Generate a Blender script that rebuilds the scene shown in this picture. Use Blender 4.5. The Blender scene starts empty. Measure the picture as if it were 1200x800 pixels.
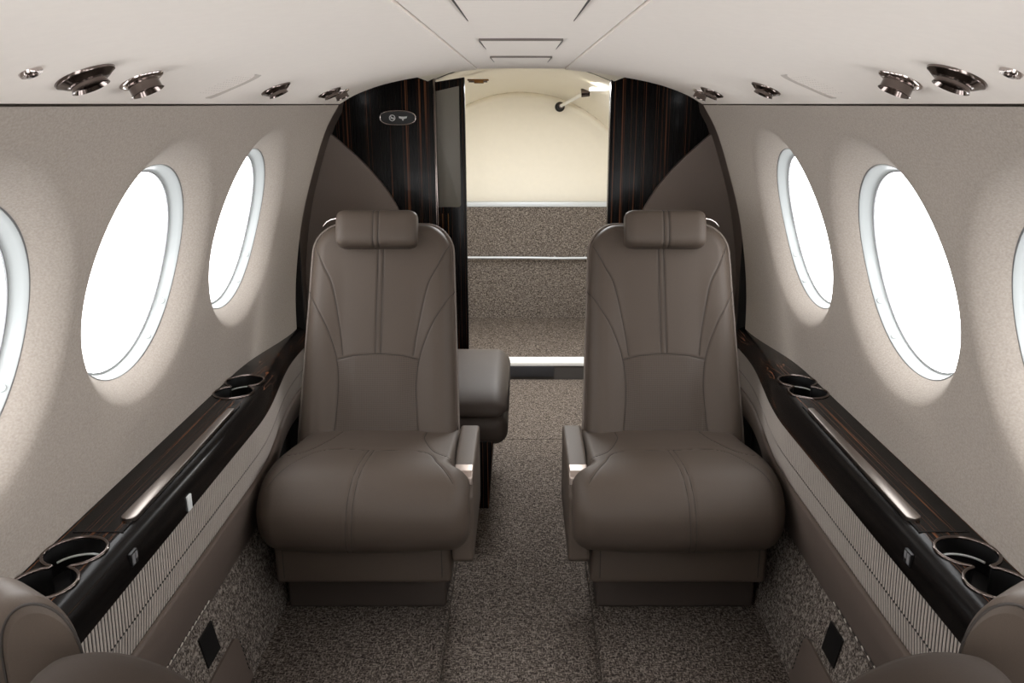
import bpy, bmesh, math, random
import numpy as np
from mathutils import Vector, Matrix
random.seed(4)
PI = math.pi
S = bpy.context.scene
COL = S.collection

# ------------------------------------------------------------------ camera, sky, lamps, exposure
cam_d = bpy.data.cameras.new('camera'); cam = bpy.data.objects.new('camera', cam_d); COL.objects.link(cam)
cam_d.sensor_width = 36.0; cam_d.lens = 30.0; cam_d.shift_x = -10.5 / 1200.0; cam_d.clip_start = 0.02
cam.location = (0, 0, 1.30); cam.rotation_euler = (PI / 2 - math.atan(0.278), 0, 0)
S.camera = cam

SKY = 6.6
world = bpy.data.worlds.new('overcast_sky'); S.world = world; world.use_nodes = True
bg = world.node_tree.nodes['Background']
bg.inputs[0].default_value = (0.985, 0.99, 1.0, 1); bg.inputs[1].default_value = SKY

vs = S.view_settings
vs.view_transform = 'Standard'; vs.look = 'None'; vs.gamma = 1.0; vs.use_curve_mapping = False
vs.exposure = 0.0
S.cycles.use_denoising = True
S.cycles.max_bounces = 10; S.cycles.diffuse_bounces = 6; S.cycles.transparent_max_bounces = 12
S.cycles.sample_clamp_indirect = 6.0
try:
    S.cycles.denoiser = 'OPENIMAGEDENOISE'
except Exception:
    pass

def area_lamp(name, loc, rot, sx, sy, watts, color=(1, 1, 1), spread=PI):
    l = bpy.data.lights.new(name, 'AREA'); l.shape = 'RECTANGLE'; l.size = sx; l.size_y = sy
    l.energy = watts; l.color = color; l.spread = spread
    o = bpy.data.objects.new(name, l); COL.objects.link(o); o.location = loc; o.rotation_euler = rot
    return o

WIN_Y = [2.214, 1.620, 1.026, 0.432, -0.162, -0.756]
WIN_Z = 0.987
WIN_P = 0.594 / 2
for sgn in (-1, 1):                     # portals only guide the sampling of the sky through the windows
    for wy in WIN_Y:
        p = area_lamp('window_portal', (sgn * 0.86, wy, WIN_Z), (0, sgn * PI / 2, 0), 0.46, 0.52, 1.0)
        p.data.cycles.is_portal = True
area_lamp('baggage_lamp', (0.0, 4.25, 1.33), (0, 0, 0), 0.5, 0.35, 6.0, (1.0, 1.0, 1.0))
area_lamp('vestibule_lamp', (0.10, 3.58, 1.385), (0, 0, 0), 0.35, 0.2, 22.0, (1.0, 1.0, 1.0))

# ------------------------------------------------------------------ materials
def lin(c):
    return tuple(((v / 255) / 12.92 if v / 255 <= 0.04045 else ((v / 255 + 0.055) / 1.055) ** 2.4) for v in c) + (1.0,)

class NT:
    def __init__(self, name):
        self.m = bpy.data.materials.new(name); self.m.use_nodes = True
        self.t = self.m.node_tree; self.n = self.t.nodes; self.b = self.n['Principled BSDF']
    def add(self, typ, **kw):
        nd = self.n.new(typ)
        for k, v in kw.items():
            if k.startswith('i_'):
                nd.inputs[k[2:].replace('_', ' ')].default_value = v
            else:
                setattr(nd, k, v)
        return nd
    def link(self, a, b): self.t.links.new(a, b)
    def coords(self, scale=(1, 1, 1)):
        tc = self.add('ShaderNodeTexCoord'); mp = self.add('ShaderNodeMapping')
        mp.inputs['Scale'].default_value = scale
        self.link(tc.outputs['Object'], mp.inputs['Vector']); return mp.outputs['Vector']
    def ramp(self, fac, stops):
        r = self.add('ShaderNodeValToRGB')
        while len(r.color_ramp.elements) < len(stops): r.color_ramp.elements.new(0.5)
        for e, (p, c) in zip(r.color_ramp.elements, stops):
            e.position = p; e.color = c
        self.link(fac, r.inputs['Fac']); return r.outputs['Color']
    def bump(self, h, strength, dist):
        b = self.add('ShaderNodeBump'); b.inputs['Strength'].default_value = strength; b.inputs['Distance'].default_value = dist
        self.link(h, b.inputs['Height']); self.link(b.outputs['Normal'], self.b.inputs['Normal'])

def plain(name, rgb, rough=0.5, metal=0.0, spec=0.5, coat=0.0, noise=0.0, nscale=400, bump=0.0):
    t = NT(name); t.b.inputs['Roughness'].default_value = rough; t.b.inputs['Metallic'].default_value = metal
    t.b.inputs['Specular IOR Level'].default_value = spec; t.b.inputs['Coat Weight'].default_value = coat
    c = lin(rgb)
    if noise or bump:
        nz = t.add('ShaderNodeTexNoise'); nz.inputs['Scale'].default_value = nscale; nz.inputs['Detail'].default_value = 3
        t.link(t.coords(), nz.inputs['Vector'])
        lo = tuple(v * (1 - noise) for v in c[:3]) + (1,); hi = tuple(min(1, v * (1 + noise)) for v in c[:3]) + (1,)
        t.link(t.ramp(nz.outputs['Fac'], [(0.3, lo), (0.7, hi)]), t.b.inputs['Base Color'])
        if bump: t.bump(nz.outputs['Fac'], bump, 0.001)
    else:
        t.b.inputs['Base Color'].default_value = c
    return t.m

def carpet(name, dark, mid, light, sc=1.0):
    t = NT(name); t.b.inputs['Roughness'].default_value = 0.95; t.b.inputs['Specular IOR Level'].default_value = 0.1
    a = t.add('ShaderNodeTexNoise'); a.inputs['Scale'].default_value = 1; a.inputs['Detail'].default_value = 2
    t.link(t.coords((330 * sc, 110 * sc, 110 * sc)), a.inputs['Vector'])
    b = t.add('ShaderNodeTexNoise'); b.inputs['Scale'].default_value = 1; b.inputs['Detail'].default_value = 2
    t.link(t.coords((95 * sc, 300 * sc, 300 * sc)), b.inputs['Vector'])
    mx = t.add('ShaderNodeMath', operation='MAXIMUM'); t.link(a.outputs['Fac'], mx.inputs[0]); t.link(b.outputs['Fac'], mx.inputs[1])
    v = t.add('ShaderNodeTexVoronoi'); v.inputs['Scale'].default_value = 260 * sc; t.link(t.coords(), v.inputs['Vector'])
    m2 = t.add('ShaderNodeMath', operation='MULTIPLY_ADD'); m2.inputs[1].default_value = -0.22
    t.link(v.outputs['Distance'], m2.inputs[0]); t.link(mx.outputs[0], m2.inputs[2])
    t.link(t.ramp(m2.outputs[0], [(0.30, lin(dark)), (0.43, lin(mid)), (0.58, lin(light))]), t.b.inputs['Base Color'])
    t.bump(m2.outputs[0], 0.5, 0.004)
    return t.m

def wood(name, scale):
    """near black macassar veneer with sparse copper lines, grain along the axis whose scale is small"""
    t = NT(name); t.b.inputs['Roughness'].default_value = 0.26; t.b.inputs['Coat Weight'].default_value = 0.03
    t.b.inputs['Coat Roughness'].default_value = 0.06; t.b.inputs['Specular IOR Level'].default_value = 0.12
    n1 = t.add('ShaderNodeTexNoise'); n1.inputs['Scale'].default_value = 1; n1.inputs['Detail'].default_value = 1.5
    t.link(t.coords(scale), n1.inputs['Vector'])
    s = t.add('ShaderNodeMath', operation='SUBTRACT'); s.inputs[1].default_value = 0.578; t.link(n1.outputs['Fac'], s.inputs[0])
    ab = t.add('ShaderNodeMath', operation='ABSOLUTE'); t.link(s.outputs[0], ab.inputs[0])
    line = t.ramp(ab.outputs[0], [(0.0, (1, 1, 1, 1)), (0.009, (0.45, 0.45, 0.45, 1)), (0.018, (0, 0, 0, 1))])
    n2 = t.add('ShaderNodeTexNoise'); n2.inputs['Scale'].default_value = 1; n2.inputs['Detail'].default_value = 4
    t.link(t.coords(tuple(v * 4 for v in scale)), n2.inputs['Vector'])
    base = t.ramp(n2.outputs['Fac'], [(0.35, lin((9, 8, 8))), (0.7, lin((20, 17, 16)))])
    mix = t.add('ShaderNodeMix', data_type='RGBA'); t.link(line, mix.inputs['Factor'])
    t.link(base, mix.inputs[6]); mix.inputs[7].default_value = lin((112, 70, 46))
    t.link(mix.outputs[2], t.b.inputs['Base Color'])
    return t.m

def fabric(name, lo, hi):
    t = NT(name); t.b.inputs['Roughness'].default_value = 0.9; t.b.inputs['Specular IOR Level'].default_value = 0.15
    a = t.add('ShaderNodeTexNoise'); a.inputs['Scale'].default_value = 1; a.inputs['Detail'].default_value = 4
    t.link(t.coords((320, 210, 320)), a.inputs['Vector'])
    t.link(t.ramp(a.outputs['Fac'], [(0.3, lin(lo)), (0.7, lin(hi))]), t.b.inputs['Base Color'])
    t.bump(a.outputs['Fac'], 0.25, 0.002)
    return t.m

def glass(name, tint=(1, 1, 1, 1), fac=0.06, rough=0.02):
    m = bpy.data.materials.new(name); m.use_nodes = True; t = m.node_tree; t.nodes.clear()
    o = t.nodes.new('ShaderNodeOutputMaterial'); mx = t.nodes.new('ShaderNodeMixShader')
    tr = t.nodes.new('ShaderNodeBsdfTransparent'); gl = t.nodes.new('ShaderNodeBsdfGlossy')
    tr.inputs[0].default_value = tint; gl.inputs['Roughness'].default_value = rough; mx.inputs[0].default_value = fac
    t.links.new(tr.outputs[0], mx.inputs[1]); t.links.new(gl.outputs[0], mx.inputs[2]); t.links.new(mx.outputs[0], o.inputs[0])
    return m

M = dict(
    ceiling=plain('ceiling_ultraleather', (240, 232, 224), 0.75, noise=0.012, nscale=60),
    wall=fabric('wall_fabric', (164, 155, 146), (181, 172, 163)),
    leather=plain('brown_leather', (78, 68, 60), 0.56, spec=0.28, noise=0.05, nscale=500, bump=0.12),
    leather_dark=plain('dark_brown_leather', (97, 86, 79), 0.55, spec=0.28, noise=0.04, nscale=400, bump=0.1),
    perforated=None,
    piping=plain('piping_leather', (106, 95, 87), 0.5),
    thread=plain('seam_thread', (48, 42, 38), 0.8),
    pale_thread=plain('pale_thread', (196, 188, 178), 0.7),
    carpet=carpet('woven_carpet', (46, 40, 37), (84, 76, 70), (134, 125, 117), 0.8),
    carpet_wall=carpet('woven_wall_carpet', (56, 50, 46), (98, 90, 84), (146, 138, 130), 0.8),
    wood_long=wood('ebony_veneer_lengthwise', (75, 0.30, 60)),
    wood_up=wood('ebony_veneer_upright', (55, 55, 0.14)),
    chrome=plain('polished_metal', (196, 186, 182), 0.12, 1.0),
    dark_chrome=plain('black_nickel', (120, 110, 106), 0.14, 1.0),
    satin=plain('satin_metal', (142, 134, 128), 0.28, 1.0),
    trimgrey=plain('pale_metal_trim', (200, 205, 210), 0.45, 0.4),
    latch=plain('champagne_metal', (172, 158, 149), 0.38, 0.8),
    alu=plain('brushed_aluminium', (206, 206, 206), 0.35, 1.0),
    white=plain('white_plastic', (168, 172, 172), 0.3),
    bright=plain('painted_highlight', (226, 230, 230), 0.35),  # white that paints highlights and reflections on the ledge
    sill=plain('white_tread', (240, 240, 238), 0.5),
    cream=plain('cream_lining', (238, 232, 218), 0.7, noise=0.01, nscale=40),
    black=plain('black_plastic', (14, 13, 13), 0.45),
    dark=plain('dark_gap', (24, 21, 19), 0.9),
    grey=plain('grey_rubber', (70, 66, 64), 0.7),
    charcoal=plain('charcoal_plastic', (44, 44, 48), 0.5),
    rib=plain('ribbed_fabric', (172, 163, 155), 0.85, noise=0.06, nscale=300),
    shadegrey=plain('hatch_shade_grey', (112, 104, 98), 0.8),
    wing=plain('lit_wing_leather', (130, 117, 108), 0.55, spec=0.28, noise=0.04, nscale=400, bump=0.1),  # seat leather lightened in colour where little light reaches the wings
    bench=plain('bench_leather', (68, 59, 53), 0.58, spec=0.28, noise=0.05, nscale=500, bump=0.12),
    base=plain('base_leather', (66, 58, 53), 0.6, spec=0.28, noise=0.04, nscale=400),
    shaded_leather=plain('shaded_brown_leather', (56, 48, 42), 0.75, spec=0.1, noise=0.05, nscale=500, bump=0.12),  # seat leather with the foreground shadow put into its colour
    bronze=plain('bronze', (110, 78, 44), 0.35, 1.0),
    portgrey=plain('port_grey', (120, 120, 122), 0.4),
    glyph=plain('white_print', (226, 226, 226), 0.6),
    pane=glass('clear_pane'),
    smoked=None,
)
def perforated():
    t = NT('perforated_leather'); t.b.inputs['Roughness'].default_value = 0.56; t.b.inputs['Specular IOR Level'].default_value = 0.28
    v = t.add('ShaderNodeTexVoronoi'); v.inputs['Scale'].default_value = 200; v.inputs['Randomness'].default_value = 0.0; v.voronoi_dimensions = '2D'
    sp = t.add('ShaderNodeSeparateXYZ'); cb = t.add('ShaderNodeCombineXYZ'); t.link(t.coords(), sp.inputs[0])
    t.link(sp.outputs['X'], cb.inputs['X']); t.link(sp.outputs['Z'], cb.inputs['Y']); t.link(cb.outputs[0], v.inputs['Vector'])
    t.link(t.ramp(v.outputs['Distance'], [(0.16, lin((52, 45, 41))), (0.30, lin((77, 67, 59)))]), t.b.inputs['Base Color'])
    return t.m
M['perforated'] = perforated()
M['smoked'] = plain('smoked_glass', (122, 117, 107), 0.4, spec=0.4)

# ------------------------------------------------------------------ mesh helpers
def wloc(o):
    v = Vector((0, 0, 0))
    while o: v = v + Vector(o.location); o = o.parent
    return v

def mesh(name, verts, faces, mat, parent=None, smooth=True, sharp=None, origin=None):
    """verts in cabin coordinates"""
    vs_ = [Vector(v) for v in verts]
    if origin is None:
        if parent is not None: org = wloc(parent)
        else:
            a = np.array([tuple(v) for v in vs_]); org = Vector(((a[:, 0].min() + a[:, 0].max()) / 2, (a[:, 1].min() + a[:, 1].max()) / 2, a[:, 2].min()))
    else: org = Vector(origin)
    me = bpy.data.meshes.new(name)
    me.from_pydata([tuple(v - org) for v in vs_], [], faces); me.update()
    if smooth:
        me.shade_smooth()
        if sharp is not None: me.set_sharp_from_angle(angle=math.radians(sharp))
    me.materials.append(mat)
    o = bpy.data.objects.new(name, me); COL.objects.link(o)
    o.location = org - (wloc(parent) if parent else Vector((0, 0, 0)))
    if parent: o.parent = parent
    return o

def from_bm(name, bm, mat, parent=None, smooth=True, sharp=35):
    bmesh.ops.recalc_face_normals(bm, faces=bm.faces)
    vs_ = [v.co.copy() for v in bm.verts]
    bm.verts.index_update()
    fs = [[v.index for v in f.verts] for f in bm.faces]
    bm.free()
    return mesh(name, vs_, fs, mat, parent, smooth, sharp)

def bm_box(x0, x1, y0, y1, z0, z1, bev=0.0, seg=2):
    bm = bmesh.new()
    bmesh.ops.create_cube(bm, size=1.0, matrix=Matrix.Translation(((x0 + x1) / 2, (y0 + y1) / 2, (z0 + z1) / 2)) @ Matrix.Diagonal((abs(x1 - x0), abs(y1 - y0), abs(z1 - z0), 1)))
    if bev: bmesh.ops.bevel(bm, geom=bm.edges[:], offset=bev, segments=seg, profile=0.6, affect='EDGES', clamp_overlap=True)
    return bm
def box(name, x0, x1, y0, y1, z0, z1, mat, parent=None, bev=0.0, seg=2):
    return from_bm(name, bm_box(x0, x1, y0, y1, z0, z1, bev, seg), mat, parent, True, 40)

def prism(name, poly, axis, a0, a1, mat, parent=None, bev=0.0, seg=2):
    """poly: 2D outline; axis 'x' -> (y,z), 'y' -> (x,z), 'z' -> (x,y)"""
    def P(p, a):
        return {'x': (a, p[0], p[1]), 'y': (p[0], a, p[1]), 'z': (p[0], p[1], a)}[axis]
    bm = bmesh.new()
    A = [bm.verts.new(P(p, a0)) for p in poly]; B = [bm.verts.new(P(p, a1)) for p in poly]
    n = len(poly)
    bm.faces.new(A); bm.faces.new(B[::-1])
    for i in range(n): bm.faces.new((A[i], A[(i + 1) % n], B[(i + 1) % n], B[i]))
    bmesh.ops.recalc_face_normals(bm, faces=bm.faces)
    if bev: bmesh.ops.bevel(bm, geom=bm.edges[:], offset=bev, segments=seg, profile=0.6, affect='EDGES', clamp_overlap=True)
    return from_bm(name, bm, mat, parent, True, 40)

def grid(name, P, mat, parent=None, closed_u=False, closed_v=False, smooth=True, sharp=None, flip=False):
    """P: array rows x cols x 3"""
    P = np.asarray(P); r, c = P.shape[:2]
    f = []
    for i in range(r if closed_u else r - 1):
        for j in range(c if closed_v else c - 1):
            q = (i * c + j, ((i + 1) % r) * c + j, ((i + 1) % r) * c + (j + 1) % c, i * c + (j + 1) % c)
            f.append(q[::-1] if flip else q)
    return mesh(name, P.reshape(-1, 3), f, mat, parent, smooth, sharp)

def tube_data(pts, r, n=8, closed=False):
    pts = [Vector(p) for p in pts]; m = len(pts); V = []; F = []
    rs = r if isinstance(r, (list, tuple)) else [r] * m
    prev = None
    for i, p in enumerate(pts):
        a = pts[(i - 1) % m] if (closed or i > 0) else p; b = pts[(i + 1) % m] if (closed or i < m - 1) else p
        t = (b - a).normalized()
        if prev is None:
            u = t.cross(Vector((0, 0, 1)));
            if u.length < 0.1: u = t.cross(Vector((1, 0, 0)))
        else: u = prev - t * prev.dot(t)
        u.normalize(); w = t.cross(u); prev = u
        for k in range(n):
            an = 2 * PI * k / n; V.append(p + (u * math.cos(an) + w * math.sin(an)) * rs[i])
    for i in range(m if closed else m - 1):
        for k in range(n):
            F.append((i * n + k, i * n + (k + 1) % n, ((i + 1) % m) * n + (k + 1) % n, ((i + 1) % m) * n + k))
    if not closed:
        F.append(tuple(range(n))[::-1]); F.append(tuple((m - 1) * n + k for k in range(n)))
    return V, F
def tube(name, pts, r, mat, parent=None, n=8, closed=False):
    V, F = tube_data(pts, r, n, closed)
    return mesh(name, V, F, mat, parent, True, 50)

def lathe(name, prof, mat, parent, center, normal, n=32, xdir=None):
    """prof: (radius, height along normal)"""
    N = Vector(normal).normalized(); X = N.orthogonal().normalized(); Y = N.cross(X); c = Vector(center)
    V = []; F = []
    for r, h in prof:
        for k in range(n):
            a = 2 * PI * k / n; V.append(c + N * h + (X * math.cos(a) + Y * math.sin(a)) * r)
    m = len(prof)
    for i in range(m - 1):
        for k in range(n):
            F.append((i * n + k, i * n + (k + 1) % n, (i + 1) * n + (k + 1) % n, (i + 1) * n + k))
    F.append(tuple(range(n))[::-1]); F.append(tuple((m - 1) * n + k for k in range(n)))
    bm = bmesh.new()
    bv = [bm.verts.new(v) for v in V]
    for f in F:
        try: bm.faces.new([bv[i] for i in f])
        except Exception: pass
    return from_bm(name, bm, mat, parent, True, 40)

def thing(name, label, cat, loc=(0, 0, 0), group=None, kind=None):
    o = bpy.data.objects.new(name, None); COL.objects.link(o); o.location = loc; o.empty_display_size = 0.05
    return tag(o, label, cat, group, kind)
def tag(o, label=None, cat=None, group=None, kind=None):
    if label: o['label'] = label
    if cat: o['category'] = cat
    if group: o['group'] = group
    if kind: o['kind'] = kind
    return o
def mirror(o, parent=None, label=None):
    """mirror image across the cabin's centre plane, sharing mesh data"""
    c = o.copy(); COL.objects.link(c)
    if parent is None:
        c.location.x = -o.location.x; c.scale.x = -o.scale.x
    else: c.parent = parent
    if label: c['label'] = label
    for ch in list(o.children): mirror(ch, c)
    return c

def catmull(pts, n, closed=False):
    P = np.array(pts, float); m = len(P)
    if closed: ext = np.vstack([P[-1], P, P[0], P[1]]); segs = m
    else: ext = np.vstack([2 * P[0] - P[1], P, 2 * P[-1] - P[-2]]); segs = m - 1
    out = []
    dense = []
    for i in range(segs):
        p0, p1, p2, p3 = ext[i:i + 4]
        for t in np.linspace(0, 1, 24, endpoint=False):
            dense.append(0.5 * (2 * p1 + (p2 - p0) * t + (2 * p0 - 5 * p1 + 4 * p2 - p3) * t * t + (3 * p1 - p0 - 3 * p2 + p3) * t ** 3))
    dense.append(P[0] if closed else P[-1])
    D = np.array(dense); s = np.concatenate([[0], np.cumsum(np.linalg.norm(np.diff(D, axis=0), axis=1))])
    q = np.linspace(0, s[-1], n, endpoint=not closed)
    return np.stack([np.interp(q, s, D[:, k]) for k in range(D.shape[1])], 1)

def sstep(a, b, x):
    t = np.clip((np.asarray(x, float) - a) / (b - a), 0, 1); return t * t * (3 - 2 * t)

def boolean_cut(o, cutters):
    for c in cutters:
        md = o.modifiers.new('cut', 'BOOLEAN'); md.operation = 'DIFFERENCE'; md.object = c; md.solver = 'EXACT'
    bpy.context.view_layer.update()
    dg = bpy.context.evaluated_depsgraph_get()
    me = bpy.data.meshes.new_from_object(o.evaluated_get(dg))
    o.modifiers.clear(); o.data = me
    for c in cutters: bpy.data.objects.remove(c, do_unlink=True)
    me.shade_smooth(); me.set_sharp_from_angle(angle=math.radians(35))

# ------------------------------------------------------------------ cabin shell
Y0, Y1 = -0.756 - 0.297, 2.83
WP = np.array([(1.297, .577), (1.226, .620), (1.118, .662), (.955, .713), (.80, .743), (.666, .758), (.50, .763)])
_wz = WP[::-1]
_wd = catmull(_wz, 200)
def xw(z): return np.interp(z, _wd[:, 0], _wd[:, 1])
CP = catmull([(.575, 1.3005), (.5176, 1.331), (.4214, 1.3627), (.28, 1.3884), (.138, 1.405)], 26)

A_W, B_W, NP = 0.231, 0.205, 2.0
def outline(th, grow=0.0):
    c, s = math.cos(th), math.sin(th)
    k = (abs(c) ** NP + abs(s) ** NP) ** (-1 / NP)
    return (A_W + grow) * k * c, (B_W + grow) * k * s

FL_W, FL_D = 0.050, 0.044
def flare(d):
    """outward recess of the fabric at distance d from the window hole"""
    t = min(1.0, d / FL_W)
    return FL_D * (1 - t) ** 1.3 if t < 1 else 0.0

def wall_side(sg, name):
    bm = bmesh.new(); zt, zb = 1.297, 0.50
    half = WIN_P
    hole = {}
    for wi, wy in enumerate(WIN_Y):
        corners = [math.atan2(z - WIN_Z, y) for y in (-half, half) for z in (zt, zb)]
        ang = sorted(set([round(2 * PI * k / 120 - PI, 6) for k in range(120)] + [round(a, 6) for a in corners]))
        rings = []
        ts = list(np.linspace(0, 1, 15) ** 1.0)
        for a in ang:
            oy, oz = outline(a)
            c, s = math.cos(a), math.sin(a)
            ty = half / abs(c) if abs(c) > 1e-9 else 1e9
            tz = ((zt - WIN_Z) if s > 0 else (WIN_Z - zb)) / abs(s) if abs(s) > 1e-9 else 1e9
            t = min(ty, tz); R = math.hypot(oy, oz)
            row = []
            dl = [FL_W * v for v in (0, .03, .08, .15, .24, .34, .46, .6, .78, 1.0)]
            dl += [FL_W + (t - R - FL_W) * v for v in (.2, .45, .7, 1.0)]
            for d in dl:
                y, z = (R + d) * c, WIN_Z + (R + d) * s
                row.append(bm.verts.new((sg * (xw(min(z, zt)) + flare(d)), wy + y, z)))
            rings.append(row)
        n = len(rings)
        for i in range(n):
            for j in range(len(rings[0]) - 1):
                bm.faces.new((rings[i][j], rings[(i + 1) % n][j], rings[(i + 1) % n][j + 1], rings[i][j + 1]))
    # aft run and rolled lip at the arch
    zs = np.linspace(zb, zt, 26)
    ys = [(WIN_Y[0] + half - .006, .0006)] + [(y, 0) for y in np.linspace(2.55, Y1 - 0.03, 7)] + \
         [(Y1 - 0.03 + 0.03 * math.sin(a), 0.03 * (1 - math.cos(a))) for a in np.linspace(0.15, PI / 2, 8)] + [(Y1, 0.12)]
    rows = []
    for y, off in ys: rows.append([bm.verts.new((sg * (xw(z) + off), y, z)) for z in zs])
    for i in range(len(rows) - 1):
        for j in range(len(zs) - 1): bm.faces.new((rows[i][j], rows[i + 1][j], rows[i + 1][j + 1], rows[i][j + 1]))
    # top return behind the ceiling edge
    for (ya, yb) in ((Y0, Y1),):
        a = [bm.verts.new((sg * x, y, z)) for y in (ya, yb) for x, z in ((.577, 1.297), (.625, 1.297), (.625, 1.40))]
        bm.faces.new((a[0], a[3], a[4], a[1])); bm.faces.new((a[1], a[4], a[5], a[2]))
    bmesh.ops.remove_doubles(bm, verts=bm.verts, dist=0.0004)
    return from_bm(name, bm, M['wall'], None, True, 60)

for sg, nm, side in ((-1, 'wall_left', 'left'), (1, 'wall_right', 'right')):
    w = wall_side(sg, nm); tag(w, 'beige grey fabric %s cabin wall with round window openings' % side, 'wall', kind='structure')

def ring_pts(sg, wy, grow, dep, n=72):
    out = []
    for k in range(n):
        y, z = outline(2 * PI * k / n, grow)
        z += WIN_Z; out.append((sg * (xw(z) + dep), wy + y, z))
    return out

wn = 0
names = {2.214: 'aft', 1.620: 'middle', 1.026: 'nearest'}
for sg in (-1, 1):
    for wy in WIN_Y:
        wn += 1
        w = thing('window_%d' % wn, '%s round porthole window in the %s wall' % (names.get(wy, 'forward'), 'left' if sg < 0 else 'right'), 'window', (sg * .72, wy, .78), kind='structure')
        rows = [ring_pts(sg, wy, g, d) for g, d in ((.012, .056), (.003, .0462), (-.0015, .0448), (-.003, .047), (-.0045, .053), (-.0075, .062), (-.010, .068), (-.0125, .069), (-.014, .073))]
        grid('bezel', np.array(rows), M['white'], w, closed_v=True, sharp=50, flip=(sg > 0))
        rows = [ring_pts(sg, wy, .004, .0443), ring_pts(sg, wy, .0005, .0443), ring_pts(sg, wy, -.0008, .0456)]
        grid('gasket', np.array(rows), M['portgrey'], w, closed_v=True)
        pts = ring_pts(sg, wy, -.0135, .072)
        ctr = (sg * (xw(WIN_Z) + .076), wy, WIN_Z); V = pts + [ctr]
        mesh('pane', V, [(i, (i + 1) % 72, 72) for i in range(72)], M['pane'], w)
        tube('pane_seal', ring_pts(sg, wy, -.0135, .070), .0011, M['portgrey'], w, 6, True)
        for th in (-0.95, -0.52):
            y, z = outline(th, -.005); z += WIN_Z
            yi, zi = outline(th, -.05)
            nrm = Vector((-sg * .25, -math.cos(th), -math.sin(th)))
            lathe('bezel_button', [(.0075, -.004), (.0075, .0015), (.006, .0025), (.0055, .002), (.0, .002)], M['white'], w, (sg * (xw(z) + .056), wy + y, z), nrm, 16)

# ceiling ------------------------------------------------------------------
ceil = thing('ceiling', 'pale cream padded cabin ceiling', 'ceiling', (0, .8, 1.3), kind='structure')
def lip_rows(prof, nrm_out):
    rows = []
    ys = [(Y0, 0)] + [(y, 0) for y in np.linspace(Y0 + .3, Y1 - .02, 14)] + [(Y1 - .02 + .02 * math.sin(a), .02 * (1 - math.cos(a))) for a in np.linspace(.2, PI / 2, 6)] + [(Y1, .10)]
    for y, off in ys:
        rows.append([(p[0] + n[0] * off, y, p[1] + n[1] * off) for p, n in zip(prof, nrm_out)])
    return np.array(rows)
tan = np.gradient(CP, axis=0); nr = np.stack([-tan[:, 1], tan[:, 0]], 1); nr /= np.linalg.norm(nr, axis=1)[:, None]
nr[nr[:, 1] < 0] *= -1
prof = np.vstack([[(.62, 1.303), (.580, 1.3015)], CP, [(.137, 1.425)]]); nrx = np.vstack([[nr[0], nr[0]], nr, [(0, 1)]])
for sg in (-1, 1):
    p2 = prof.copy(); p2[:, 0] *= sg; n2 = nrx.copy(); n2[:, 0] *= sg
    grid('ceiling_panel', lip_rows(p2, n2), M['ceiling'], ceil, sharp=40, flip=(sg > 0))
cx_ = np.linspace(-.1335, .1335, 13)
prof = np.array([(-.1335, 1.425)] + [(x, 1.4065 + .0015 * (1 - (x / .134) ** 2)) for x in cx_] + [(.1335, 1.425)])
grid('ceiling_panel', lip_rows(prof, np.array([(0, 1)] * len(prof))), M['ceiling'], ceil, sharp=40, flip=True)
box('ceiling_backing', -.62, .62, Y0, Y1 + .01, 1.43, 1.45, M['dark'], ceil)
for (ya, yb) in ((.945, 1.30), (1.54, 1.90), (2.09, 2.46)):
    zc = 1.4068
    V = []
    for y, d in ((ya, .0028), (yb, 0.0)):
        for x in (-.0695, .0695): V.append((x, y, zc - d)); V.append((x, y, zc + .004))
    h = mesh('overhead_hatch', V, [(0, 4, 6, 2), (0, 2, 3, 1), (4, 5, 7, 6), (0, 1, 5, 4), (2, 6, 7, 3), (1, 3, 7, 5)], M['ceiling'], ceil, False)
    box('hatch_shade', -.072, .072, ya - .004, ya + .0005, zc - .0030, zc + .003, M['shadegrey'], ceil)  # grey strip paints the shaded front face of the hatch
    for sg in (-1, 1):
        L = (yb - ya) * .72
        mesh('hatch_shade', [(sg * .0695, ya, zc - .0030), (sg * .0722, ya, zc - .0030), (sg * .0704, ya + L, zc - .0012), (sg * .0695, ya + L, zc - .0012),
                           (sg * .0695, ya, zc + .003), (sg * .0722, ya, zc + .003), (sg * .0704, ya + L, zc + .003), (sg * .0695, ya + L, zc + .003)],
             [(0, 1, 2, 3), (4, 7, 6, 5), (0, 4, 5, 1), (1, 5, 6, 2), (2, 6, 7, 3), (3, 7, 4, 0)], M['grey'], ceil, False)  # tapered dark strips paint the contact shadow along the hatch sides

# floor ------------------------------------------------------------------
floor = thing('floor', 'grey brown woven carpet floor with recessed aisle', 'floor', (0, 1, -.1), kind='structure')
for sg in (-1, 1):
    prism('carpet_panel', [(sg * .78, -.06), (sg * .78, 0), (sg * .198, 0), (sg * .192, -.006), (sg * .192, -.06)], 'y', Y0, 3.22, M['carpet'], floor)
box('carpet_panel', -.196, .196, Y0, 3.279, -.08, -.030, M['carpet'], floor)
box('carpet_panel', -.80, .80, 3.283, 4.075, -.08, -.030, M['carpet'], floor)
box('floor_base', -.85, .85, Y0 - .02, 5.3, -.12, -.0805, M['dark'], floor)

# unseen forward bulkhead, its opening added and sized for frontal sky light
fb = thing('wall_front', 'unseen forward bulkhead with an opening added for frontal sky light', 'wall', (0, Y0 - .02, -.08), kind='structure')
for a, b, c, d in ((-.85, -.36, -.1, 1.45), (.36, .85, -.1, 1.45), (-.36, .36, 1.34, 1.45), (-.36, .36, -.1, .40)):
    box('bulkhead_panel', a, b, Y0 - .05, Y0 - .003, c, d, M['wall'], fb)

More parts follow.
